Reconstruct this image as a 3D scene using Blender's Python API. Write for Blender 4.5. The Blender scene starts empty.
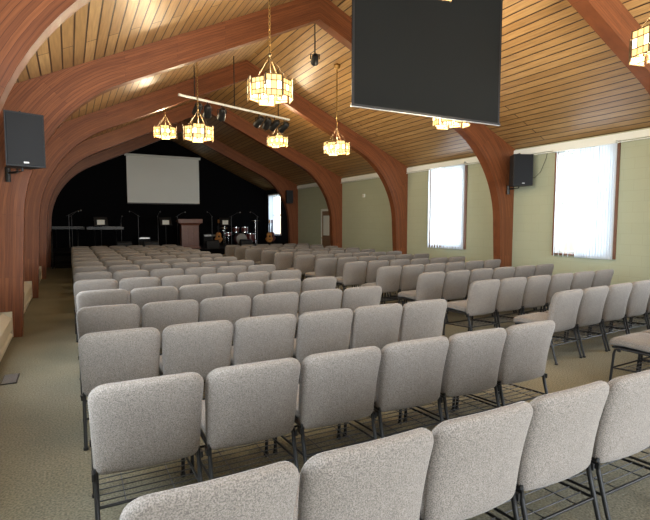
import bpy, math, random
from mathutils import Vector, Matrix
random.seed(7)
S=bpy.context.scene
COL=S.collection
XL,XR,XC=-1.0,9.2,4.1
RZ,WZ=5.7,3.3
SL=(RZ-WZ)/(XR-XC)
YB,YF=-4.0,24.0
def deck(x): return RZ-SL*abs(x-XC)

# ---------------------------------------------------------------- materials
def newmat(name):
    m=bpy.data.materials.new(name); m.use_nodes=True
    nt=m.node_tree; b=nt.nodes['Principled BSDF']
    return m,nt,b
def simple(name,col,rough=.6,metal=0,spec=None,noise=0,scale=20,bump=0):
    m,nt,b=newmat(name)
    b.inputs['Roughness'].default_value=rough
    b.inputs['Metallic'].default_value=metal
    if spec is not None: b.inputs['Specular IOR Level'].default_value=spec
    tc=nt.nodes.new('ShaderNodeTexCoord'); n=nt.nodes.new('ShaderNodeTexNoise')
    n.inputs['Scale'].default_value=scale; n.inputs['Detail'].default_value=4
    nt.links.new(tc.outputs['Object'],n.inputs['Vector'])
    mx=nt.nodes.new('ShaderNodeMix'); mx.data_type='RGBA'
    k=1-noise; k2=1+noise
    mx.inputs[6].default_value=(col[0]*k,col[1]*k,col[2]*k,1)
    mx.inputs[7].default_value=(min(1,col[0]*k2),min(1,col[1]*k2),min(1,col[2]*k2),1)
    nt.links.new(n.outputs['Fac'],mx.inputs[0]); nt.links.new(mx.outputs[2],b.inputs['Base Color'])
    if bump:
        bp=nt.nodes.new('ShaderNodeBump'); bp.inputs['Strength'].default_value=bump; bp.inputs['Distance'].default_value=.01
        nt.links.new(n.outputs['Fac'],bp.inputs['Height']); nt.links.new(bp.outputs['Normal'],b.inputs['Normal'])
    return m
def emis(name,col,st,base=None):
    m,nt,b=newmat(name)
    b.inputs['Base Color'].default_value=(*(base or col),1)
    b.inputs['Roughness'].default_value=.2
    b.inputs['Emission Color'].default_value=(*col,1); b.inputs['Emission Strength'].default_value=st
    return m

def fabric():
    m,nt,b=newmat('chair_fabric')
    tc=nt.nodes.new('ShaderNodeTexCoord')
    n=nt.nodes.new('ShaderNodeTexNoise'); n.inputs['Scale'].default_value=200; n.inputs['Detail'].default_value=4
    nt.links.new(tc.outputs['Object'],n.inputs['Vector'])
    r=nt.nodes.new('ShaderNodeValToRGB')
    r.color_ramp.elements[0].position=.36; r.color_ramp.elements[0].color=(.120,.105,.092,1)
    r.color_ramp.elements[1].position=.64; r.color_ramp.elements[1].color=(.262,.232,.206,1)
    nt.links.new(n.outputs['Fac'],r.inputs[0])
    n2=nt.nodes.new('ShaderNodeTexNoise'); n2.inputs['Scale'].default_value=4; nt.links.new(tc.outputs['Object'],n2.inputs['Vector'])
    mx=nt.nodes.new('ShaderNodeMix'); mx.data_type='RGBA'; mx.blend_type='MULTIPLY'; mx.inputs[0].default_value=.2
    nt.links.new(r.outputs[0],mx.inputs[6]); nt.links.new(n2.outputs['Fac'],mx.inputs[7])
    nt.links.new(mx.outputs[2],b.inputs['Base Color'])
    b.inputs['Roughness'].default_value=.95; b.inputs['Specular IOR Level'].default_value=.15
    b.inputs['Sheen Weight'].default_value=.15
    bp=nt.nodes.new('ShaderNodeBump'); bp.inputs['Strength'].default_value=.3; bp.inputs['Distance'].default_value=.003
    nt.links.new(n.outputs['Fac'],bp.inputs['Height']); nt.links.new(bp.outputs['Normal'],b.inputs['Normal'])
    return m

def carpet():
    m,nt,b=newmat('carpet')
    tc=nt.nodes.new('ShaderNodeTexCoord')
    n=nt.nodes.new('ShaderNodeTexNoise'); n.inputs['Scale'].default_value=75; n.inputs['Detail'].default_value=6
    n2=nt.nodes.new('ShaderNodeTexNoise'); n2.inputs['Scale'].default_value=1.3; n2.inputs['Detail'].default_value=3
    for q in (n,n2): nt.links.new(tc.outputs['Object'],q.inputs['Vector'])
    r=nt.nodes.new('ShaderNodeValToRGB')
    r.color_ramp.elements[0].position=.35; r.color_ramp.elements[0].color=(.108,.096,.065,1)
    r.color_ramp.elements[1].position=.66; r.color_ramp.elements[1].color=(.235,.213,.152,1)
    nt.links.new(n.outputs['Fac'],r.inputs[0])
    r2=nt.nodes.new('ShaderNodeValToRGB')
    r2.color_ramp.elements[0].position=.3; r2.color_ramp.elements[0].color=(.80,.82,.80,1)
    r2.color_ramp.elements[1].position=.7; r2.color_ramp.elements[1].color=(1,1,1,1)
    nt.links.new(n2.outputs['Fac'],r2.inputs[0])
    mx=nt.nodes.new('ShaderNodeMix'); mx.data_type='RGBA'; mx.blend_type='MULTIPLY'; mx.inputs[0].default_value=1
    nt.links.new(r.outputs[0],mx.inputs[6]); nt.links.new(r2.outputs[0],mx.inputs[7])
    nt.links.new(mx.outputs[2],b.inputs['Base Color'])
    b.inputs['Roughness'].default_value=.8; b.inputs['Specular IOR Level'].default_value=.3
    bp=nt.nodes.new('ShaderNodeBump'); bp.inputs['Strength'].default_value=.4; bp.inputs['Distance'].default_value=.01
    nt.links.new(n.outputs['Fac'],bp.inputs['Height']); nt.links.new(bp.outputs['Normal'],b.inputs['Normal'])
    return m

def planks():
    m,nt,b=newmat('pine_deck')
    tc=nt.nodes.new('ShaderNodeTexCoord')
    sp=nt.nodes.new('ShaderNodeSeparateXYZ'); cb=nt.nodes.new('ShaderNodeCombineXYZ')
    nt.links.new(tc.outputs['Object'],sp.inputs[0])
    nt.links.new(sp.outputs[1],cb.inputs[0]); nt.links.new(sp.outputs[0],cb.inputs[1])
    br=nt.nodes.new('ShaderNodeTexBrick')
    br.inputs['Scale'].default_value=1; br.inputs['Brick Width'].default_value=4.3; br.inputs['Row Height'].default_value=.135
    br.inputs['Mortar Size'].default_value=.011; br.inputs['Mortar Smooth'].default_value=.3; br.inputs['Bias'].default_value=0
    br.offset=.37
    br.inputs['Color1'].default_value=(.32,.18,.065,1); br.inputs['Color2'].default_value=(.45,.275,.112,1)
    br.inputs['Mortar'].default_value=(.045,.018,.006,1)
    nt.links.new(cb.outputs[0],br.inputs['Vector'])
    mp=nt.nodes.new('ShaderNodeMapping'); mp.inputs['Scale'].default_value=(1.2,22,1)
    nt.links.new(cb.outputs[0],mp.inputs['Vector'])
    n=nt.nodes.new('ShaderNodeTexNoise'); n.inputs['Scale'].default_value=2; n.inputs['Detail'].default_value=5
    nt.links.new(mp.outputs[0],n.inputs['Vector'])
    r=nt.nodes.new('ShaderNodeValToRGB')
    r.color_ramp.elements[0].position=.3; r.color_ramp.elements[0].color=(.62,.58,.52,1)
    r.color_ramp.elements[1].position=.7; r.color_ramp.elements[1].color=(1.1,1.1,1.1,1)
    nt.links.new(n.outputs['Fac'],r.inputs[0])
    mx=nt.nodes.new('ShaderNodeMix'); mx.data_type='RGBA'; mx.blend_type='MULTIPLY'; mx.inputs[0].default_value=.8
    nt.links.new(br.outputs['Color'],mx.inputs[6]); nt.links.new(r.outputs[0],mx.inputs[7])
    nt.links.new(mx.outputs[2],b.inputs['Base Color'])
    b.inputs['Roughness'].default_value=.40
    bp=nt.nodes.new('ShaderNodeBump'); bp.inputs['Strength'].default_value=.6; bp.inputs['Distance'].default_value=.01; bp.invert=True
    nt.links.new(br.outputs['Fac'],bp.inputs['Height']); nt.links.new(bp.outputs['Normal'],b.inputs['Normal'])
    return m

def beamwood():
    m,nt,b=newmat('laminated_wood')
    uv=nt.nodes.new('ShaderNodeUVMap'); uv.uv_map='UVMap'
    br=nt.nodes.new('ShaderNodeTexBrick'); br.inputs['Scale'].default_value=1
    br.inputs['Brick Width'].default_value=1.7; br.inputs['Row Height'].default_value=.042
    br.inputs['Mortar Size'].default_value=.002; br.inputs['Mortar Smooth'].default_value=.5
    br.inputs['Color1'].default_value=(.145,.046,.017,1); br.inputs['Color2'].default_value=(.22,.076,.028,1)
    br.inputs['Mortar'].default_value=(.07,.021,.009,1)
    nt.links.new(uv.outputs[0],br.inputs['Vector'])
    mp=nt.nodes.new('ShaderNodeMapping'); mp.inputs['Scale'].default_value=(1.5,30,1)
    nt.links.new(uv.outputs[0],mp.inputs['Vector'])
    n=nt.nodes.new('ShaderNodeTexNoise'); n.inputs['Scale'].default_value=2; n.inputs['Detail'].default_value=5
    nt.links.new(mp.outputs[0],n.inputs['Vector'])
    r=nt.nodes.new('ShaderNodeValToRGB')
    r.color_ramp.elements[0].position=.3; r.color_ramp.elements[0].color=(.6,.55,.5,1)
    r.color_ramp.elements[1].position=.7; r.color_ramp.elements[1].color=(1.1,1.1,1.1,1)
    nt.links.new(n.outputs['Fac'],r.inputs[0])
    mx=nt.nodes.new('ShaderNodeMix'); mx.data_type='RGBA'; mx.blend_type='MULTIPLY'; mx.inputs[0].default_value=.8
    nt.links.new(br.outputs['Color'],mx.inputs[6]); nt.links.new(r.outputs[0],mx.inputs[7])
    nt.links.new(mx.outputs[2],b.inputs['Base Color'])
    b.inputs['Roughness'].default_value=.45; b.inputs['Specular IOR Level'].default_value=.3
    return m

def blockwall():
    m,nt,b=newmat('green_block_wall')
    tc=nt.nodes.new('ShaderNodeTexCoord')
    sp=nt.nodes.new('ShaderNodeSeparateXYZ'); cb=nt.nodes.new('ShaderNodeCombineXYZ')
    nt.links.new(tc.outputs['Object'],sp.inputs[0])
    nt.links.new(sp.outputs[1],cb.inputs[0]); nt.links.new(sp.outputs[2],cb.inputs[1])
    br=nt.nodes.new('ShaderNodeTexBrick'); br.inputs['Scale'].default_value=1
    br.inputs['Brick Width'].default_value=.4; br.inputs['Row Height'].default_value=.2
    br.inputs['Mortar Size'].default_value=.004; br.inputs['Mortar Smooth'].default_value=.6
    br.inputs['Color1'].default_value=(.355,.38,.272,1); br.inputs['Color2'].default_value=(.365,.39,.28,1)
    br.inputs['Mortar'].default_value=(.315,.335,.24,1)
    nt.links.new(cb.outputs[0],br.inputs['Vector'])
    nt.links.new(br.outputs['Color'],b.inputs['Base Color'])
    bp=nt.nodes.new('ShaderNodeBump'); bp.inputs['Strength'].default_value=.15; bp.inputs['Distance'].default_value=.004; bp.invert=True
    nt.links.new(br.outputs['Fac'],bp.inputs['Height']); nt.links.new(bp.outputs['Normal'],b.inputs['Normal'])
    b.inputs['Roughness'].default_value=.65
    return m

def blindmat():
    m=bpy.data.materials.new('blind_fabric'); m.use_nodes=True; nt=m.node_tree
    nt.nodes.clear()
    o=nt.nodes.new('ShaderNodeOutputMaterial'); d=nt.nodes.new('ShaderNodeBsdfDiffuse'); t=nt.nodes.new('ShaderNodeBsdfTranslucent')
    d.inputs[0].default_value=(.70,.74,.78,1); t.inputs[0].default_value=(.56,.63,.70,1)
    mx=nt.nodes.new('ShaderNodeMixShader'); mx.inputs[0].default_value=.34
    nt.links.new(d.outputs[0],mx.inputs[1]); nt.links.new(t.outputs[0],mx.inputs[2]); nt.links.new(mx.outputs[0],o.inputs[0])
    return m

FAB=fabric(); CARP=carpet(); DECK=planks(); LAM=beamwood(); GRN=blockwall(); BLIND=blindmat()
BLK=simple('black_metal',(.013,.013,.014),.4,.3)
BLKP=simple('black_paint',(.008,.008,.009),.85,0,.2,.3,3)
BLKC=simple('black_drape',(.0045,.0045,.0055),.95,0,.05,.3,30)
SPK=simple('speaker_cabinet',(.014,.015,.017),.6,0,.3,.2,200)
GRL=simple('speaker_grille',(.012,.013,.015),.6,.2,.2,.6,400)
BRASS=simple('aged_brass',(.42,.26,.09),.35,.9)
BRASSD=simple('dark_brass_rod',(.10,.065,.03),.5,.6)
WHT=simple('white_paint',(.72,.74,.70),.5,noise=.03)
CREAM=simple('heater_enamel',(.50,.46,.38),.45,noise=.04)
BRN=simple('stained_wood_trim',(.16,.065,.03),.5,noise=.25,scale=14)
PULP=simple('pulpit_wood',(.13,.045,.026),.4,noise=.25,scale=12)
SCRB=simple('screen_back_fabric',(.0085,.009,.0085),.9,0,.15,.08,2)
SCRW=simple('screen_surface',(.86,.88,.85),.8,noise=.02,scale=2)
ALU=simple('aluminium',(.5,.5,.5),.35,.7)
DKW=simple('rack_wire',(.08,.08,.085),.4,.6)
CHR=simple('chrome',(.75,.75,.76),.15,1)
RED=simple('drum_shell',(.10,.015,.012),.3)
SKIN=simple('drum_head',(.3,.3,.29),.5)
GTR=simple('guitar_wood',(.45,.2,.06),.3,noise=.2)
LENS=simple('lamp_lens',(.10,.10,.13),.1,.2)
GLOW=emis('amber_glass',(1,.62,.20),1.35,(.4,.22,.08))
GLOW2=emis('clear_glass_lit',(1,.85,.52),2.8,(.5,.4,.25))
BULB=emis('bulb_glow',(1,.88,.6),30)
DOORM=simple('door_paint',(.20,.12,.07),.5,noise=.1)

# ---------------------------------------------------------------- mesh builder
class MB:
    def __init__(s): s.v=[]; s.f=[]; s.m=[]; s.sm=[]; s.mats=[]
    def mi(s,mat):
        if mat not in s.mats: s.mats.append(mat)
        return s.mats.index(mat)
    def add(s,vs,fs,mat,sm=False,M=None):
        o=len(s.v); k=s.mi(mat)
        for p in vs:
            p=Vector(p)
            if M is not None: p=M@p
            s.v.append(tuple(p))
        for f in fs: s.f.append([i+o for i in f]); s.m.append(k); s.sm.append(sm)
    def box(s,c,d,mat,M=None):
        x,y,z=c; a,b,e=d[0]/2,d[1]/2,d[2]/2
        vs=[(x+i*a,y+j*b,z+k*e) for k in(-1,1) for j in(-1,1) for i in(-1,1)]
        fs=[(0,2,3,1),(4,5,7,6),(0,1,5,4),(2,6,7,3),(0,4,6,2),(1,3,7,5)]
        s.add(vs,fs,mat,False,M)
    def bx(s,x0,x1,y0,y1,z0,z1,mat,M=None):
        s.box(((x0+x1)/2,(y0+y1)/2,(z0+z1)/2),(x1-x0,y1-y0,z1-z0),mat,M)
    def tube(s,pts,r,mat,n=8,cap=True,M=None,closed=False):
        P=[Vector(p) for p in pts]; vs=[]; fs=[]; N=len(P)
        up=None
        for i,p in enumerate(P):
            if closed: t=(P[(i+1)%N]-P[i-1])
            elif i==0: t=P[1]-P[0]
            elif i==N-1: t=P[-1]-P[-2]
            else: t=(P[i+1]-P[i]).normalized()+(P[i]-P[i-1]).normalized()
            t.normalize()
            if up is None:
                up=Vector((0,0,1)) if abs(t.z)<.9 else Vector((1,0,0))
            a=t.cross(up).normalized(); b=a.cross(t).normalized(); up=b
            rr=r[i] if isinstance(r,(list,tuple)) else r
            for k in range(n):
                q=2*math.pi*k/n; vs.append(p+a*(math.cos(q)*rr)+b*(math.sin(q)*rr))
        L=N if closed else N-1
        for i in range(L):
            for k in range(n):
                j=(i+1)%N
                fs.append((i*n+k,i*n+(k+1)%n,j*n+(k+1)%n,j*n+k))
        s.add(vs,fs,mat,True,M)
        if cap and not closed:
            s.add(vs[:n],[tuple(range(n))[::-1]],mat,False,M); s.add(vs[-n:],[tuple(range(n))],mat,False,M)
    def loft(s,rings,mat,sm=True,cap=True,M=None):
        n=len(rings[0]); vs=[p for r in rings for p in r]; fs=[]
        for i in range(len(rings)-1):
            for k in range(n): fs.append((i*n+k,i*n+(k+1)%n,(i+1)*n+(k+1)%n,(i+1)*n+k))
        if cap: fs.append(tuple(range(n))[::-1]); fs.append(tuple(range((len(rings)-1)*n,len(rings)*n)))
        s.add(vs,fs,mat,sm,M)
    def sphere(s,c,r,mat,n=12,m=8,sz=1,M=None):
        rings=[]
        for i in range(1,m):
            a=math.pi*i/m
            rings.append([(c[0]+r*math.sin(a)*math.cos(2*math.pi*k/n),c[1]+r*math.sin(a)*math.sin(2*math.pi*k/n),c[2]-r*sz*math.cos(a)) for k in range(n)])
        s.loft(rings,mat,True,True,M)
    def mesh(s,name):
        me=bpy.data.meshes.new(name); me.from_pydata(s.v,[],s.f)
        for mt in s.mats: me.materials.append(mt)
        me.polygons.foreach_set('material_index',s.m); me.polygons.foreach_set('use_smooth',s.sm)
        me.update()
        import bmesh
        bm=bmesh.new(); bm.from_mesh(me); bmesh.ops.recalc_face_normals(bm,faces=bm.faces); bm.to_mesh(me); bm.free()
        return me
    def obj(s,name,loc=(0,0,0),rz=0,bevel=0):
        ob=bpy.data.objects.new(name,s.mesh(name)); ob.location=loc; ob.rotation_euler=(0,0,rz); COL.objects.link(ob)
        if bevel:
            b=ob.modifiers.new('bevel','BEVEL'); b.width=bevel; b.segments=2; b.limit_method='ANGLE'
        return ob

# ---------------------------------------------------------------- room shell
m=MB(); m.bx(XL-.3,XR+.3,YB-.3,YF+.3,-.1,0,CARP); m.obj('floor')

def wall_side(name,x0,x1,openings,blackfrom=None):
    m=MB(); ys=YB
    def seg(y0,y1,z0,z1):
        if blackfrom and y1>blackfrom:
            if y0<blackfrom: m.bx(x0,x1,y0,blackfrom,z0,z1,GRN); y0=blackfrom
            m.bx(x0,x1,y0,y1,z0,z1,BLKP)
        else: m.bx(x0,x1,y0,y1,z0,z1,GRN)
    for (a,b,c,d) in openings:
        seg(ys,a,0,WZ)
        if c>0: seg(a,b,0,c)
        seg(a,b,d,WZ); ys=b
    seg(ys,YF,0,WZ)
    return m.obj(name)
WR=[(-2.7,-1.4,.93,3.1),(1.3,2.6,.93,3.1),(5.52,6.80,.93,3.1),(9.45,10.85,.93,3.14),(21.9,23.3,1.0,3.0)]
WL=[(-2.7,-1.4,.93,3.1),(1.3,2.6,.93,3.1),(5.3,6.5,.93,3.1)]  # unseen left windows, added to give light from the left
wall_side('wall_right',XR,XR+.22,WR,20.0)
wall_side('wall_left',XL-.22,XL,WL,20.0)
def gable(name,y0,y1,mat,holes=None):
    m=MB()
    P=[(XL-.22,0),(XR+.22,0),(XR+.22,WZ),(XC,RZ),(XL-.22,WZ)]
    if not holes:
        m.add([(x,y0,z) for x,z in P]+[(x,y1,z) for x,z in P],
          [(4,3,2,1,0),(5,6,7,8,9)]+[(i,(i+1)%5,(i+1)%5+5,i+5) for i in range(5)],mat)
    else:
        a,b,c,d=holes
        m.bx(XL-.22,a,y0,y1,0,WZ,mat); m.bx(b,XR+.22,y0,y1,0,WZ,mat); m.bx(a,b,y0,y1,d,WZ,mat); m.bx(a,b,y0,y1,0,c,mat)
        Q=[(XL-.22,WZ),(XR+.22,WZ),(XC,RZ)]
        m.add([(x,y0,z) for x,z in Q]+[(x,y1,z) for x,z in Q],[(2,1,0),(3,4,5)]+[(i,(i+1)%3,(i+1)%3+3,i+3) for i in range(3)],mat)
    return m.obj(name)
gable('wall_back',YF,YF+.2,BLKC)
gable('wall_entrance',YB-.2,YB,GRN,(.6,7.6,.5,2.9))  # unseen rear wall; its wide opening is added to let fill light in
m=MB()
for sgn,xe in((-1,XL-.3),(1,XR+.3)):
    z=deck(xe)
    vs=[(XC,YB-.3,RZ),(xe,YB-.3,z),(xe,YF+.3,z),(XC,YF+.3,RZ)]
    vs+= [(x,y,zz+.18) for x,y,zz in vs]
    m.add(vs,[(0,1,2,3),(7,6,5,4),(0,4,5,1),(1,5,6,2),(2,6,7,3),(3,7,4,0)],DECK)
m.obj('ceiling')

m=MB(); m.bx(XR-.05,XR-.001,YB,20,WZ-.16,WZ-.03,WHT); m.tube([(XR-.06,YB,WZ-.19),(XR-.06,19.8,WZ-.19)],.012,WHT,6); m.obj('trim_1')
m=MB(); m.bx(XL+.001,XL+.05,YB,20,WZ-.16,WZ-.03,WHT); m.obj('trim_2')

# ---------------------------------------------------------------- laminated arches
def arch(y,th=.2):
    D=.46; u0=4.66; ub=4.74; R=2.35; al=math.atan(SL)
    zc=RZ-D-SL*u0; tl=R*math.tan((math.pi/2-al)/2)
    zs=zc-tl
    inn=[];out=[]
    for z in (0,.6,1.2): 
        inn.append((ub+(u0-ub)*z/zs,z)); out.append((XR-XC-.005,z))
    inn.append((u0,zs)); out.append((XR-XC-.005,zs))
    N=16; tot=math.pi/2-al
    for i in range(1,N+1):
        a=tot*i/N
        inn.append((u0-R+R*math.cos(a),zs+R*math.sin(a)))
        f=i/N; ue=u0-tl*math.cos(al)
        if f<.5: out.append((XR-XC-.005,zs+(WZ-.01-zs)*f*2))
        else:
            u=(XR-XC-.005)+(ue-(XR-XC-.005))*(f-.5)*2
            out.append((u,RZ-.003-SL*u))
    ue=inn[-1][0]
    for i in range(1,9):
        u=ue*(1-i/8); inn.append((u,RZ-D-SL*u)); out.append((u,RZ-.003-SL*u))
    L=[0]
    for i in range(1,len(inn)): L.append(L[-1]+math.dist(inn[i],inn[i-1]))
    verts=[];faces=[];uvs=[]
    def quad(p,uv):
        o=len(verts); verts.extend(p); faces.append(tuple(range(o,o+4))); uvs.extend(uv)
    for sg in(-1,1):
        for i in range(len(inn)-1):
            a,b=inn[i],inn[i+1]; c,d=out[i],out[i+1]
            K=6
            for j in range(K):
                def lp(p,q,t): return (p[0]+(q[0]-p[0])*t,p[1]+(q[1]-p[1])*t)
                a1,b1,a2,b2=lp(a,c,j/K),lp(b,d,j/K),lp(a,c,(j+1)/K),lp(b,d,(j+1)/K)
                for yy in(y-th/2,y+th/2):
                    quad([(XC+sg*a1[0],yy,a1[1]),(XC+sg*b1[0],yy,b1[1]),(XC+sg*b2[0],yy,b2[1]),(XC+sg*a2[0],yy,a2[1])],
                     [(L[i],math.dist(a,a1)),(L[i+1],math.dist(b,b1)),(L[i+1],math.dist(b,b2)),(L[i],math.dist(a,a2))])
            quad([(XC+sg*a[0],y-th/2,a[1]),(XC+sg*b[0],y-th/2,b[1]),(XC+sg*b[0],y+th/2,b[1]),(XC+sg*a[0],y+th/2,a[1])],
                 [(L[i],.01),(L[i+1],.01),(L[i+1],.03),(L[i],.03)])
    me=bpy.data.meshes.new('laminated_arch'); me.from_pydata(verts,[],faces); me.materials.append(LAM)
    ul=me.uv_layers.new(name='UVMap')
    for i,l in enumerate(ul.data): l.uv=uvs[i]
    ob=bpy.data.objects.new('laminated_arch',me); COL.objects.link(ob)
for y in (0,4.1,8,12,16,20): arch(y)

# ---------------------------------------------------------------- windows
def window(i,wall,a,b,c,d,blinds=True):
    m=MB(); s=1 if wall=='R' else -1
    X=XR if s>0 else XL
    def B(x0,x1,y0,y1,z0,z1,mat):
        p,q=X+s*x0,X+s*x1; m.bx(min(p,q),max(p,q),y0,y1,z0,z1,mat)
    B(-.02,.22,a,a+.04,c,d,BRN);B(.0,.22,b-.03,b,c,d,WHT);B(-.0,.22,a,b,d-.03,d,WHT);B(-.04,.22,a,b,c,c+.03,BRN)
    B(-.025,-.001,a-.05,a,c-.02,d+.03,BRN); B(-.025,-.001,b,b+.035,c-.02,d+.03,BRN); B(-.025,-.001,a-.05,b+.035,d,d+.04,BRN)
    mid=(c+d)/2
    for z0,z1,x in((c+.03,mid+.02,.10),(mid-.02,d-.03,.14)):
        B(x,x+.035,a+.04,a+.09,z0,z1,WHT);B(x,x+.035,b-.08,b-.03,z0,z1,WHT)
        B(x,x+.035,a+.09,b-.08,z0,z0+.05,WHT);B(x,x+.035,a+.09,b-.08,z1-.05,z1,WHT)
    if blinds:
        B(-.12,-.04,a-.02,b+.02,d-.01,d+.05,WHT)
        w=(b-a)
        y=a+.0
        while y<b+.01:
            f=(y-a)/w
            an=math.radians(random.uniform(14,30) if f<.58 else random.uniform(52,70))
            dx=.044*math.sin(an); dy=.044*math.cos(an)
            cx=X-s*.082; z0=c-.03; z1=d
            vs=[(cx-dx,y-dy,z0),(cx+dx,y+dy,z0),(cx+dx,y+dy,z1),(cx-dx,y-dy,z1),(cx+.005,y,z0),(cx+.005,y,z1)]
            m.add(vs,[(0,4,5,3),(4,1,2,5)],BLIND,False)
            y+=random.uniform(.050,.066) if f<.58 else .11
    m.obj('window_%d'%i)
    L=bpy.data.lights.new('window_daylight','AREA'); L.shape='RECTANGLE'; L.size=(b-a); L.size_y=(d-c)
    e=150 if a<3 else (40 if a<20 else 20)
    if wall=='L': e=130  # side-light level for the added left windows
    L.energy=e*(b-a)*(d-c)/2.8; L.color=(.84,.93,1)
    o=bpy.data.objects.new('window_daylight',L); o.location=(X+s*.215,(a+b)/2,(c+d)/2)
    COL.objects.link(o)
k=1
for w in WR: window(k,'R',*w,blinds=(w[0]>3)); k+=1
for w in WL: window(k,'L',*w,blinds=False); k+=1
m=MB()
for x in (.6,2.35,4.1,5.85,7.55): m.bx(x,x+.05,YB-.15,YB-.08,.5,2.9,WHT)
m.bx(.6,7.6,YB-.15,YB-.08,.5,.56,WHT); m.bx(.6,7.6,YB-.15,YB-.08,2.84,2.9,WHT); m.obj('window_%d'%k)  # unseen glazing, added to frame the fill light from behind
L=bpy.data.lights.new('rear_fill_light','AREA'); L.shape='RECTANGLE'; L.size=7; L.size_y=2.4; L.energy=600; L.color=(.92,.96,1)  # added fill lamp behind the camera, lights the hall from the rear
o=bpy.data.objects.new('rear_fill_light',L); o.location=(4.1,YB-.19,1.7); COL.objects.link(o)
for ob in list(COL.objects):
    if ob.type=='LIGHT' and ob.data.type=='AREA':
        tgt=Vector((4.1,ob.location.y,ob.location.z)) if ob.name.startswith('window') else Vector((ob.location.x,10,ob.location.z))
        ob.rotation_euler=(tgt-ob.location).to_track_quat('-Z','Y').to_euler()

# ---------------------------------------------------------------- door (right wall)
m=MB(); m.bx(XR-.03,XR-.001,16.7,16.78,0,2.15,WHT); m.bx(XR-.03,XR-.001,17.52,17.6,0,2.15,WHT); m.bx(XR-.03,XR-.001,16.7,17.6,2.08,2.17,WHT)
m.bx(XR-.02,XR-.001,16.78,17.52,0,2.08,DOORM)
for z0,z1 in((.2,.9),(1.1,1.9)): m.bx(XR-.028,XR-.018,16.9,17.4,z0,z1,WHT if z0>1 else DOORM)
m.sphere((XR-.06,17.44,1.0),.03,BRASS); m.obj('door_1')
m=MB(); m.bx(XR-.04,XR-.001,14.3,14.42,2.5,2.62,WHT); m.bx(XR-.05,XR-.04,14.33,14.39,2.53,2.59,CREAM); m.obj('thermostat')

seg=[(4.25,7.85),(8.15,11.85),(12.15,15.85),(16.15,19.1)]
for a,b in seg:
    m=MB(); pr=[(XL+.001,.02),(XL+.25,.02),(XL+.25,.06),(XL+.21,.10),(XL+.25,.13),(XL+.25,.28),(XL+.15,.37),(XL+.001,.37)]
    m.loft([[(x,a,z) for x,z in pr],[(x,b,z) for x,z in pr]],CREAM,False)
    m.bx(XL+.001,XL+.23,a,b,0,.02,BLK)
    for yy in (a,(a+b)/2,b): m.bx(XL+.001,XL+.258,yy-.02,yy+.02,.02,.373,CREAM)
    m.obj('baseboard_heater')
for sx,nm in((XR-.015,'baseboard_right'),):
    m=MB(); m.bx(sx,XR-.001,YB,16.68,0,.1,BRN); m.bx(sx,XR-.001,17.62,20,0,.1,BRN); m.obj(nm)
m=MB(); m.bx(-.66,-.52,5.6,5.95,.0,.008,BLK)
for q in range(9): m.bx(-.65,-.53,5.62+q*.036,5.635+q*.036,.008,.012,ALU)
m.obj('floor_vent')

# ---------------------------------------------------------------- chair
def rrect(w,h,rt,rb,n=6):
    P=[]
    for (cx,cy,r,a0) in((w/2-rt,h/2-rt,rt,0),(-w/2+rt,h/2-rt,rt,90),(-w/2+rb,-h/2+rb,rb,180),(w/2-rb,-h/2+rb,rb,270)):
        for i in range(n+1):
            a=math.radians(a0+90*i/n); P.append((cx+r*math.cos(a),cy+r*math.sin(a)))
        P.append(None)
    Q=[]
    M=len(P)
    for i,p in enumerate(P):
        if p is None:
            a=P[i-1]; b=P[(i+1)%M]
            for t in(.2,.4,.6,.8): Q.append((a[0]+(b[0]-a[0])*t,a[1]+(b[1]-a[1])*t))
        else: Q.append(p)
    return Q
def pillow(w,h,rt,rb,t,bul=.012):
    prof=[(.17,-t/2-bul),(.11,-t/2-bul*.9),(.06,-t/2-bul*.4),(.03,-t/2),(.012,-t/2+.008),(.002,-t/2+.022),(0,-t*.1),(.004,0),(0,t*.1),(.002,t/2-.022),(.012,t/2-.008),(.03,t/2),(.06,t/2+bul*.4),(.11,t/2+bul*.9),(.17,t/2+bul)]
    R=[]
    for d,y in prof:
        R.append([(x,y,z) for x,z in rrect(w-2*d,h-2*d,max(rt-d,.012),max(rb-d,.012))])
    return R
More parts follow.
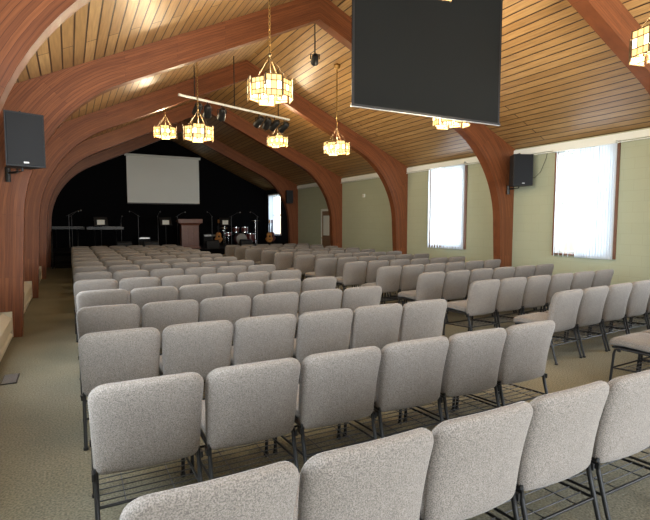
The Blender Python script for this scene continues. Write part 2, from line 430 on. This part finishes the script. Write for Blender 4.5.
def chair_mesh():
    m=MB()
    R=pillow(.54,.48,.075,.05,.075,.010); RR=[]
    for r in R:
        q=[]
        for x,y,z in r:
            x*=1+.035*(z/.235)
            z+=.012*(1-(x/.27)**2)*(1 if z>0 else 0)
            zz=z+.235
            y2=y+.028*(x/.26)**2-.19*zz+.035+.015*math.sin(zz/.47*math.pi)
            q.append((x,y2,zz+.350))
        RR.append(q)
    m.loft(RR,FAB)
    R=pillow(.51,.46,.06,.05,.08,.012); RR=[]
    for r in R:
        q=[]
        for x,y,z in r:
            d=z+.23
            zz=.425+y+ .015*(d/.46) - (.035*max(0,(d-.33)/.13)**2)
            q.append((x,.085+d,zz))
        RR.append(q)
    m.loft(RR,FAB)
    m.box((0,.31,.372),(.46,.40,.018),BLK)
    for s in(-1,1):
        x=s*.252
        m.tube([(x*.86,.02,.50),(x*.90,.034,.42),(x,.045,.372),(x,.03,.30),(x,-.02,.12),(x,-.055,.012)],.0125,BLK,8)
        m.tube([(x,.045,.370),(x,.25,.373),(x,.43,.373),(x,.465,.353),(x,.475,.31),(x,.50,.012)],.0125,BLK,8)
        m.tube([(x,.005,.20),(x,.25,.185),(x,.485,.17)],.008,BLK,6)
        for y in(-.055,.50): m.tube([(x,y,0),(x,y,.02)],.018,BLK,8)
        m.box((x+s*.014,.045,.35),(.012,.05,.035),BLK)
        m.box((x+s*.014,.42,.36),(.012,.03,.03),BLK)
    m.tube([(-.25,.485,.17),(.25,.485,.17)],.008,BLK,6)
    m.tube([(-.25,.045,.370),(.25,.045,.370)],.011,BLK,6)
    m.tube([(-.25,.005,.20),(.25,.005,.20)],.008,BLK,6)
    for k in range(6):
        yy=.07+k*.065; m.tube([(-.25,yy,.198-.003*k),(.25,yy,.198-.003*k)],.0035,DKW,5)
    for xx in(-.12,.12): m.tube([(xx,.005,.20),(xx,.42,.178)],.0035,DKW,5)
    return m.mesh('church_chair')
CH=chair_mesh()
P=.565
for k in range(15):
    y=1.42+1.165*k
    if k==1: y=2.52
    off=random.uniform(-.015,.015)-(0.07 if k>1 else .035*k)
    if y<18.2:
        for c in range(6):
            o=bpy.data.objects.new('church_chair',CH); COL.objects.link(o)
            o.location=(.09+P/2+c*P+off,y+random.uniform(-.008,.008),0); o.rotation_euler=(0,0,math.radians(random.uniform(-1,1)))
    if k<14:
        a=math.radians(4+random.uniform(-1.5,1.5)); off=random.uniform(-.04,.06); y2=y-.22
        for c in range(6):
            o=bpy.data.objects.new('church_chair',CH); COL.objects.link(o)
            d=P/2+c*P
            o.location=(4.72+off+d*math.cos(a),y2+d*math.sin(a),0); o.rotation_euler=(0,0,a+math.radians(random.uniform(-1,1)))

# ---------------------------------------------------------------- chandeliers
def chandelier(x,y,z,rad=.29):
    m=MB(); H=.25; n=8
    top=deck(x)-z
    def pt(a,r,zz): return (r*math.cos(a),r*math.sin(a),zz)
    for i in range(n):
        a0=2*math.pi*(i+.06)/n; a1=2*math.pi*(i+.94)/n
        hh=H/2 if i%2 else H/2-.025
        r=rad if i%2 else rad*.94
        A,B=Vector(pt(a0,r,0)),Vector(pt(a1,r,0))
        for j in range(3):
            p=A.lerp(B,j/3+.02); q=A.lerp(B,(j+1)/3-.02)
            for z0,z1,gg in((-hh,-hh*.45,GLOW),(-hh*.4,hh*.4,GLOW2 if (i+j)%2 else GLOW),(hh*.45,hh,GLOW)):
                o=(p+q)/2; o.z=0; o=o.normalized()*.006
                m.add([(p.x,p.y,z0),(q.x,q.y,z0),(q.x,q.y,z1),(p.x,p.y,z1),(p.x-o.x,p.y-o.y,z0),(q.x-o.x,q.y-o.y,z0),(q.x-o.x,q.y-o.y,z1),(p.x-o.x,p.y-o.y,z1)],
                   [(0,1,2,3),(7,6,5,4),(0,4,5,1),(1,5,6,2),(2,6,7,3),(3,7,4,0)],gg)
        for f in(0,1/3,2/3,1):
            P_=A.lerp(B,f); m.tube([(P_.x,P_.y,-hh-.008),(P_.x,P_.y,hh+.008)],.009 if f in(0,1) else .005,BRASSD,6)
        for zz in(-hh,-hh*.42,hh*.42,hh):
            m.tube([(A.x,A.y,zz),(B.x,B.y,zz)],.006,BRASSD,5)
        if i%2==0:
            m.tube([pt((a0+a1)/2,rad*.9,hh),pt((a0+a1)/2,.02,hh+.30)],.003,BRASSD,5)
        m.tube([pt((a0+a1)/2,rad*.9,-hh*.9),pt((a0+a1)/2,.03,-hh*.9)],.005,BRASSD,5)
        b=pt((a0+a1)/2,rad*.5,0); m.tube([(b[0],b[1],-.1),(b[0],b[1],-.02)],.012,BRASSD,6)
        m.sphere((b[0],b[1],.02),.024,BULB,8,6,1.4)
    m.tube([(0,0,-H/2),(0,0,H/2+.30)],.010,BRASSD,8)
    m.sphere((0,0,H/2+.31),.024,BRASSD,10,6)
    z0=H/2+.33; k=0
    while z0<top-.12:
        pts=[]
        for q in range(10):
            a=2*math.pi*q/10; u=.013*math.cos(a); v=.03*math.sin(a)
            pts.append((u,0,z0+.025+v) if k%2 else (0,u,z0+.025+v))
        m.tube(pts,.0045,BRASS,5,closed=True); z0+=.047; k+=1
    m.tube([(0,0,H/2+.28),(0,0,top-.08)],.003,BLK,5)
    m.loft([[(r*math.cos(2*math.pi*q/14),r*math.sin(2*math.pi*q/14),zz) for q in range(14)] for r,zz in((.015,top-.13),(.06,top-.10),(.075,top-.07),(.075,top-.03))],BRASS)
    m.tube([(0,0,top-.04),(0,0,top)],.03,BRASS,8)
    ob=m.obj('chandelier',(x,y,z),math.radians(11))
    L=bpy.data.lights.new('chandelier_glow','POINT'); L.energy=30; L.color=(1,.82,.58); L.shadow_soft_size=.12
    lo=bpy.data.objects.new('chandelier_glow',L); lo.location=(0,0,-.22); lo.parent=ob; COL.objects.link(lo)
    L2=bpy.data.lights.new('chandelier_uplight','POINT'); L2.energy=46; L2.color=(1,.82,.54); L2.shadow_soft_size=.1
    lo=bpy.data.objects.new('chandelier_uplight',L2); lo.location=(0.05,0,.2); lo.parent=ob; COL.objects.link(lo)
for (x,y,z) in [(2.3,2.46,3.30),(2.3,5.8,3.27),(2.2,9.2,3.28),(2.2,12.6,3.85),(5.4,2.85,3.42),(5.4,5.9,3.26),(5.35,9.5,3.27),(5.2,12.6,3.86)]:
    chandelier(x,y,z)

# ---------------------------------------------------------------- hanging projection screen (seen from behind)
m=MB(); w=2.37
m.bx(-w/2,w/2,-.006,.006,0,1.75,SCRB)
m.bx(-w/2,-w/2+.03,-.008,.008,0,1.75,BLK); m.bx(w/2-.03,w/2,-.008,.008,0,1.75,BLK)
m.bx(-w/2-.01,w/2+.01,-.015,.015,-.028,.0,BLK)
m.bx(-w/2-.01,w/2+.01,-.012,.012,-.036,-.028,ALU)
m.bx(-w/2-.12,w/2+.12,-.07,.07,1.75,1.9,WHT)
for sx in(-1,1):
    m.tube([(sx*1.0,0,1.9),(sx*1.0,0,deck(XC+1.0)-2.97)],.01,BLK,6)
m.obj('hanging_projection_screen',(XC,4.83,2.97),0)

m=MB(); m.bx(2.42,5.72,YF-.05,YF-.03,2.55,4.68,SCRW); m.bx(2.35,5.79,YF-.12,YF-.001,4.68,4.78,WHT); m.bx(2.42,5.72,YF-.06,YF-.001,2.50,2.55,BLK)
m.obj('projection_screen')

# ---------------------------------------------------------------- lighting bar
def can(m,p,aim,L=.28,r=.085):
    p=Vector(p); d=Vector(aim).normalized()
    m.tube([p+Vector((0,0,.0)),p+Vector((0,0,-.12))],.012,BLK,6)
    c=p+Vector((0,0,-.2))
    a=d.cross(Vector((0,0,1))).normalized()
    m.tube([c+a*(r+.015),c+a*(r+.015)+Vector((0,0,.09)),c-a*(r+.015)+Vector((0,0,.09)),c-a*(r+.015)],.01,BLK,6)
    m.tube([c-d*L*.6,c-d*L*.45,c+d*L*.2,c+d*L*.5],[r*.5,r*.9,r,r*1.1],BLK,14)
    m.tube([c+d*L*.5,c+d*(L*.5+.005)],r*.95,LENS,14)
m=MB(); A=Vector((2.1,10.4,4.25)); B=Vector((5.1,11.55,4.25))
m.tube([A,B],.028,WHT,8)
for t in(.12,.45,.88):
    q=A.lerp(B,t); m.tube([q,(q.x,q.y,deck(q.x))],.012,BLK,6)
for t,am in((.14,(0,1,-.5)),(.22,(.2,1,-.6)),(.34,(.1,1,-.6)),(.68,(-.2,1,-.5)),(.76,(0,1,-.6)),(.84,(-.3,1,-.5)),(.94,(-.3,1,-.5))):
    can(m,A.lerp(B,t)-Vector((0,0,.01)),am)
m.obj('stage_lighting_bar')
m=MB(); q=Vector((4.3,8.5,4.95)); m.tube([q,(q.x,q.y,deck(q.x))],.012,BLK,6); can(m,q,(.4,1,-.3),.22,.07); m.obj('hanging_spotlight')

# ---------------------------------------------------------------- speakers
def speaker(loc,rz,wallvec):
    m=MB(); w,h,d=.45,.68,.36
    f=[(-w/2,-d/2),(w/2,-d/2),(w/2*.62,d/2),(-w/2*.62,d/2)]
    m.loft([[(x,y,-h/2) for x,y in f],[(x,y,h/2) for x,y in f]],SPK,False)
    m.bx(-w/2+.02,w/2-.02,-d/2-.012,-d/2+.001,-h/2+.02,h/2-.02,GRL)
    m.bx(-.03,.03,-d/2-.016,-d/2-.01,-h/2+.04,-h/2+.06,ALU)
    m.tube([(0,0,h/2),(0,0,h/2+.04),(0,d/2+.06,h/2+.04),(0,d/2+.06,-h/2-.04),(0,0,-h/2-.04),(0,0,-h/2)],.014,BLK,6)
    M=Matrix.Rotation(-rz,4,'Z')@Vector(wallvec)
    m.tube([(0,d/2+.06,-h/2-.04),(M.x,M.y,-h/2-.04)],.018,BLK,6)
    m.tube([(M.x,M.y,-h/2+.04),(M.x,M.y,-h/2-.16)],.035,BLK,6)
    m.obj('loudspeaker',loc,rz,.006)
speaker((-.51,7.45,2.66),math.radians(18),(-.20,.41,0))
speaker((8.88,7.5,2.76),math.radians(-22),(.08,.36,0))
m=MB(); m.bx(-.14,.14,-.12,.12,-.28,.28,SPK); m.bx(-.12,.12,-.135,-.118,-.26,.26,GRL); m.tube([(0,.1,0),(.1,.33,0)],.02,BLK,6); m.obj('stage_side_speaker',(8.62,19.55,2.75),math.radians(-12))
m=MB(); m.tube([(XR-.06,7.0,WZ-.18),(XR-.05,7.03,3.0),(XR-.06,7.15,2.72),(XR-.06,7.3,2.6),(XR-.1,7.42,2.62)],.006,BLK,6); m.obj('speaker_cable')

# ---------------------------------------------------------------- stage
SZ=.52
m=MB(); m.bx(XL+.002,XR-.002,20.15,YF-.002,0,SZ-.03,BLKC); m.bx(XL+.002,XR-.002,20.12,YF-.002,SZ-.03,SZ,BLKP); m.obj('stage_platform')
m=MB()
for q in range(3): m.bx(-.5,.2,19.33+q*.26,20.11,0.0 if q==0 else .13*q,.13*(q+1),BLKP)
m.obj('stage_steps')
for x in(-.56,.26):
    m=MB()
    m.tube([(x,19.2,0),(x,19.2,.95),(x,19.87,1.3),(x,19.87,0)],.022,BLK,8)
    m.tube([(x,19.2,.5),(x,19.87,.85)],.015,BLK,8)
    for t in(.17,.34,.51): m.tube([(x,19.2+t,.0),(x,19.2+t,.95+t*.5)],.012,BLK,6)
    m.obj('step_railing')

m=MB()
m.bx(-.42,.42,-.26,.26,0,.08,PULP); m.loft([[(x*a,y*a,z) for x,y in((-.36,-.2),(.36,-.2),(.36,.2),(-.36,.2))] for a,z in((1,.08),(1,.98),(1.12,1.04),(1.28,1.08))],PULP,False)
for x in(-.24,0,.24): m.bx(x-.1,x+.1,-.215,-.198,.18,.88,PULP)
m.add([(-.5,-.3,1.08),(.5,-.3,1.08),(.5,.3,1.14),(-.5,.3,1.14),(-.5,-.3,1.25),(.5,-.3,1.25),(.5,.3,1.18),(-.5,.3,1.18)],[(3,2,1,0),(4,5,6,7),(0,1,5,4),(1,2,6,5),(2,3,7,6),(3,0,4,7)],PULP)
m.obj('pulpit',(4.50,20.75,SZ),0,.006)

def keyboard(x,y):
    m=MB(); m.bx(-.68,.68,-.15,.15,.82,.92,BLK); m.bx(-.62,.62,-.0,.13,.92,.93,SKIN)
    for k in range(36):
        if k%7 not in(2,6): m.bx(-.61+k*.0344+.02,-.61+k*.0344+.034,-.0,.07,.93,.94,BLK)
    for x_ in(-.4,.4): m.tube([(x_,-.25,.02),(x_,.2,.82)],.018,BLK,6); m.tube([(x_,.25,.02),(x_,-.2,.82)],.018,BLK,6)
    m.obj('keyboard_on_stand',(x,y,SZ),math.pi)
keyboard(1.3,21.5); keyboard(-.1,23.3)

def micstand(x,y,rz,h=1.4):
    m=MB()
    for q in range(3):
        a=2*math.pi*q/3; m.tube([(0,0,.12),(.28*math.cos(a),.28*math.sin(a),.015)],.01,BLK,6)
    m.tube([(0,0,.1),(0,0,h)],.013,DKW,6); m.tube([(-.1,0,h-.05),(.35,0,h+.16)],.011,DKW,6)
    m.tube([(.35,0,h+.16),(.46,0,h+.17)],[.013,.02],BLK,8); m.sphere((.49,0,h+.175),.03,ALU,8,6)
    m.obj('microphone_stand',(x,y,SZ),rz)
for a in((.0,21.0,.5),(2.6,21.8,2.2),(3.4,21.8,1.2),(5.7,21.6,1.7),(6.6,21.6,.3),(7.6,20.9,1.9),(.1,22.4,1.0),(4.3,22.2,.6),(2.0,22.6,1.4,1.2)): micstand(*a)

def musicstand(x,y):
    m=MB()
    for q in range(3):
        a=2*math.pi*q/3; m.tube([(0,0,.15),(.26*math.cos(a),.26*math.sin(a),.012)],.009,BLK,6)
    m.tube([(0,0,.12),(0,0,1.1)],.01,BLK,6)
    m.add([(-.25,-.08,1.0),(.25,-.08,1.0),(.25,.05,1.32),(-.25,.05,1.32),(-.25,-.07,.995),(.25,-.07,.995),(.25,.06,1.315),(-.25,.06,1.315)],[(0,1,2,3),(7,6,5,4),(0,4,5,1),(1,5,6,2),(2,6,7,3),(3,7,4,0)],BLK)
    m.bx(-.25,.25,-.12,-.07,.985,1.0,BLK); m.bx(-.16,.12,-.075,-.07,1.02,1.2,WHT); m.obj('music_stand',(x,y,SZ),.2)
for a in((1.1,20.7),(6.1,20.9),(3.55,20.8)): musicstand(*a)

m=MB()
def drum(c,r,h,ax='z'):
    c=Vector(c); d=Vector((0,0,1)) if ax=='z' else Vector((0,1,0))
    m.tube([c-d*h/2,c+d*h/2],r,RED,20); m.tube([c-d*(h/2+.005),c-d*h/2],r*.96,SKIN,20); m.tube([c+d*h/2,c+d*(h/2+.005)],r*.96,SKIN,20)
    for e in(-1,1): m.tube([c+d*e*h/2-d*.012,c+d*e*h/2+d*.012],r*1.03,CHR,20,cap=False)
drum((0,0,.3),.28,.4,'y'); drum((-.22,0,.76),.15,.22); drum((.22,0,.76),.16,.24); drum((.6,.3,.35),.2,.4); drum((-.5,.35,.55),.18,.15)
for dx in(-.22,.22): m.tube([(dx,0,.68),(dx*.3,0,.56)],.012,CHR,6)
for x,y in((.72,.3),(.5,.42),(.52,.18)): m.tube([(x,y,0),(x,y,.3)],.01,CHR,6)
m.tube([(-.5,.35,.0),(-.5,.35,.5)],.012,CHR,6)
for x,y,h in((-.75,.1,1.15),(.75,-.05,1.2),(-.7,.5,.85)):
    m.tube([(x,y,0),(x,y,h+.03)],.012,CHR,6)
    for q in range(3):
        a=2*math.pi*q/3+.4; m.tube([(x,y,.25),(x+.2*math.cos(a),y+.2*math.sin(a),.01)],.008,CHR,5)
    m.loft([[(x+r*math.cos(2*math.pi*q/20),y+r*math.sin(2*math.pi*q/20),zz) for q in range(20)] for r,zz in((.22,h-.015),(.05,h),(.02,h+.015),(.01,h+.015))],BRASS)
m.tube([(0,.65,0),(0,.65,.5)],.02,BLK,6); m.tube([(0,.65,.48),(0,.65,.55)],.16,BLK,14)
m.obj('drum_kit',(7.35,22.6,SZ))

def guitar(x,y,rz,mat):
    m=MB(); out=[]
    for q in range(28):
        a=2*math.pi*q/28; z=math.sin(a); r=.19 if z<0 else .145
        w=r*(1-.22*math.exp(-((z-.15)/.25)**2)); out.append((math.cos(a)*w,.24*z))
    m.loft([[(px,yy,pz+.42) for px,pz in out] for yy in(-.045,.045)],mat,False)
    m.tube([(0,-.046,.46),(0,-.05,.46)],.05,BLK,14)
    m.bx(-.025,.025,-.06,-.035,.62,1.08,BLK); m.bx(-.04,.04,-.05,-.03,1.08,1.24,mat)
    m.bx(-.07,.07,-.055,-.045,.3,.32,BLK)
    m.tube([(-.15,-.1,.012),(-.08,.02,.2),(0,.07,.2),(.08,.02,.2),(.15,-.1,.012)],.01,BLK,6); m.tube([(0,.07,.2),(0,.25,.01)],.01,BLK,6); m.tube([(0,.07,.2),(0,.07,.95)],.01,BLK,6)
    m.obj('guitar_on_stand',(x,y,SZ),rz)
guitar(8.3,21.2,.2,GTR); guitar(5.1,22.4,-.2,RED); guitar(8.75,22.0,-.1,RED); guitar(6.1,22.0,.15,GTR)

def amp(x,y,w,h,name,rz=0):
    m=MB(); m.bx(-w/2,w/2,-.15,.15,0,h,SPK); m.bx(-w/2+.03,w/2-.03,-.165,-.148,.03,h*.78,GRL); m.bx(-w/2+.03,w/2-.03,-.16,-.148,h*.82,h-.02,ALU)
    for k in range(5): m.tube([(-w/2+.08+k*.07,-.16,h*.9),(-w/2+.08+k*.07,-.18,h*.9)],.012,BLK,8)
    m.tube([(-.1,0,h),(-.08,0,h+.04),(.08,0,h+.04),(.1,0,h)],.01,BLK,6); m.obj(name,(x,y,SZ),rz,.005)
amp(5.9,22.9,.6,.55,'guitar_amplifier'); amp(3.0,23.2,.5,.45,'guitar_amplifier'); amp(5.0,23.2,.55,.8,'guitar_amplifier')
def wedge(x,y,rz):
    m=MB(); pr=[(-.2,0),(.22,0),(.22,.12),(-.02,.36),(-.2,.3)]
    m.loft([[(-.27,a,b) for a,b in pr],[(.27,a,b) for a,b in pr]],SPK,False)
    m.add([(-.24,.225,.13),(.24,.225,.13),(.24,.0,.355),(-.24,.0,.355)],[(0,1,2,3)],GRL); m.obj('stage_monitor',(x,y,SZ),rz,.005)
for x in(1.9,2.9,5.4,6.9): wedge(x,20.5,0)

# ---------------------------------------------------------------- world & camera
w=bpy.data.worlds.new('World'); S.world=w; w.use_nodes=True
nt=w.node_tree; bg=nt.nodes['Background']; sky=nt.nodes.new('ShaderNodeTexSky')
try:
    sky.sky_type='NISHITA'; sky.sun_disc=False; sky.sun_elevation=math.radians(40)
except Exception: pass
nt.links.new(sky.outputs[0],bg.inputs['Color']); bg.inputs['Strength'].default_value=.3

cam=bpy.data.cameras.new('Camera'); co=bpy.data.objects.new('Camera',cam); COL.objects.link(co)
cam.sensor_width=36; cam.lens=36*480/650; cam.clip_start=.05
co.location=(0,0,1.6); co.rotation_euler=(math.radians(90-4.4),0,math.radians(-28))
S.camera=co
S.view_settings.view_transform='Standard'; S.view_settings.exposure=.70
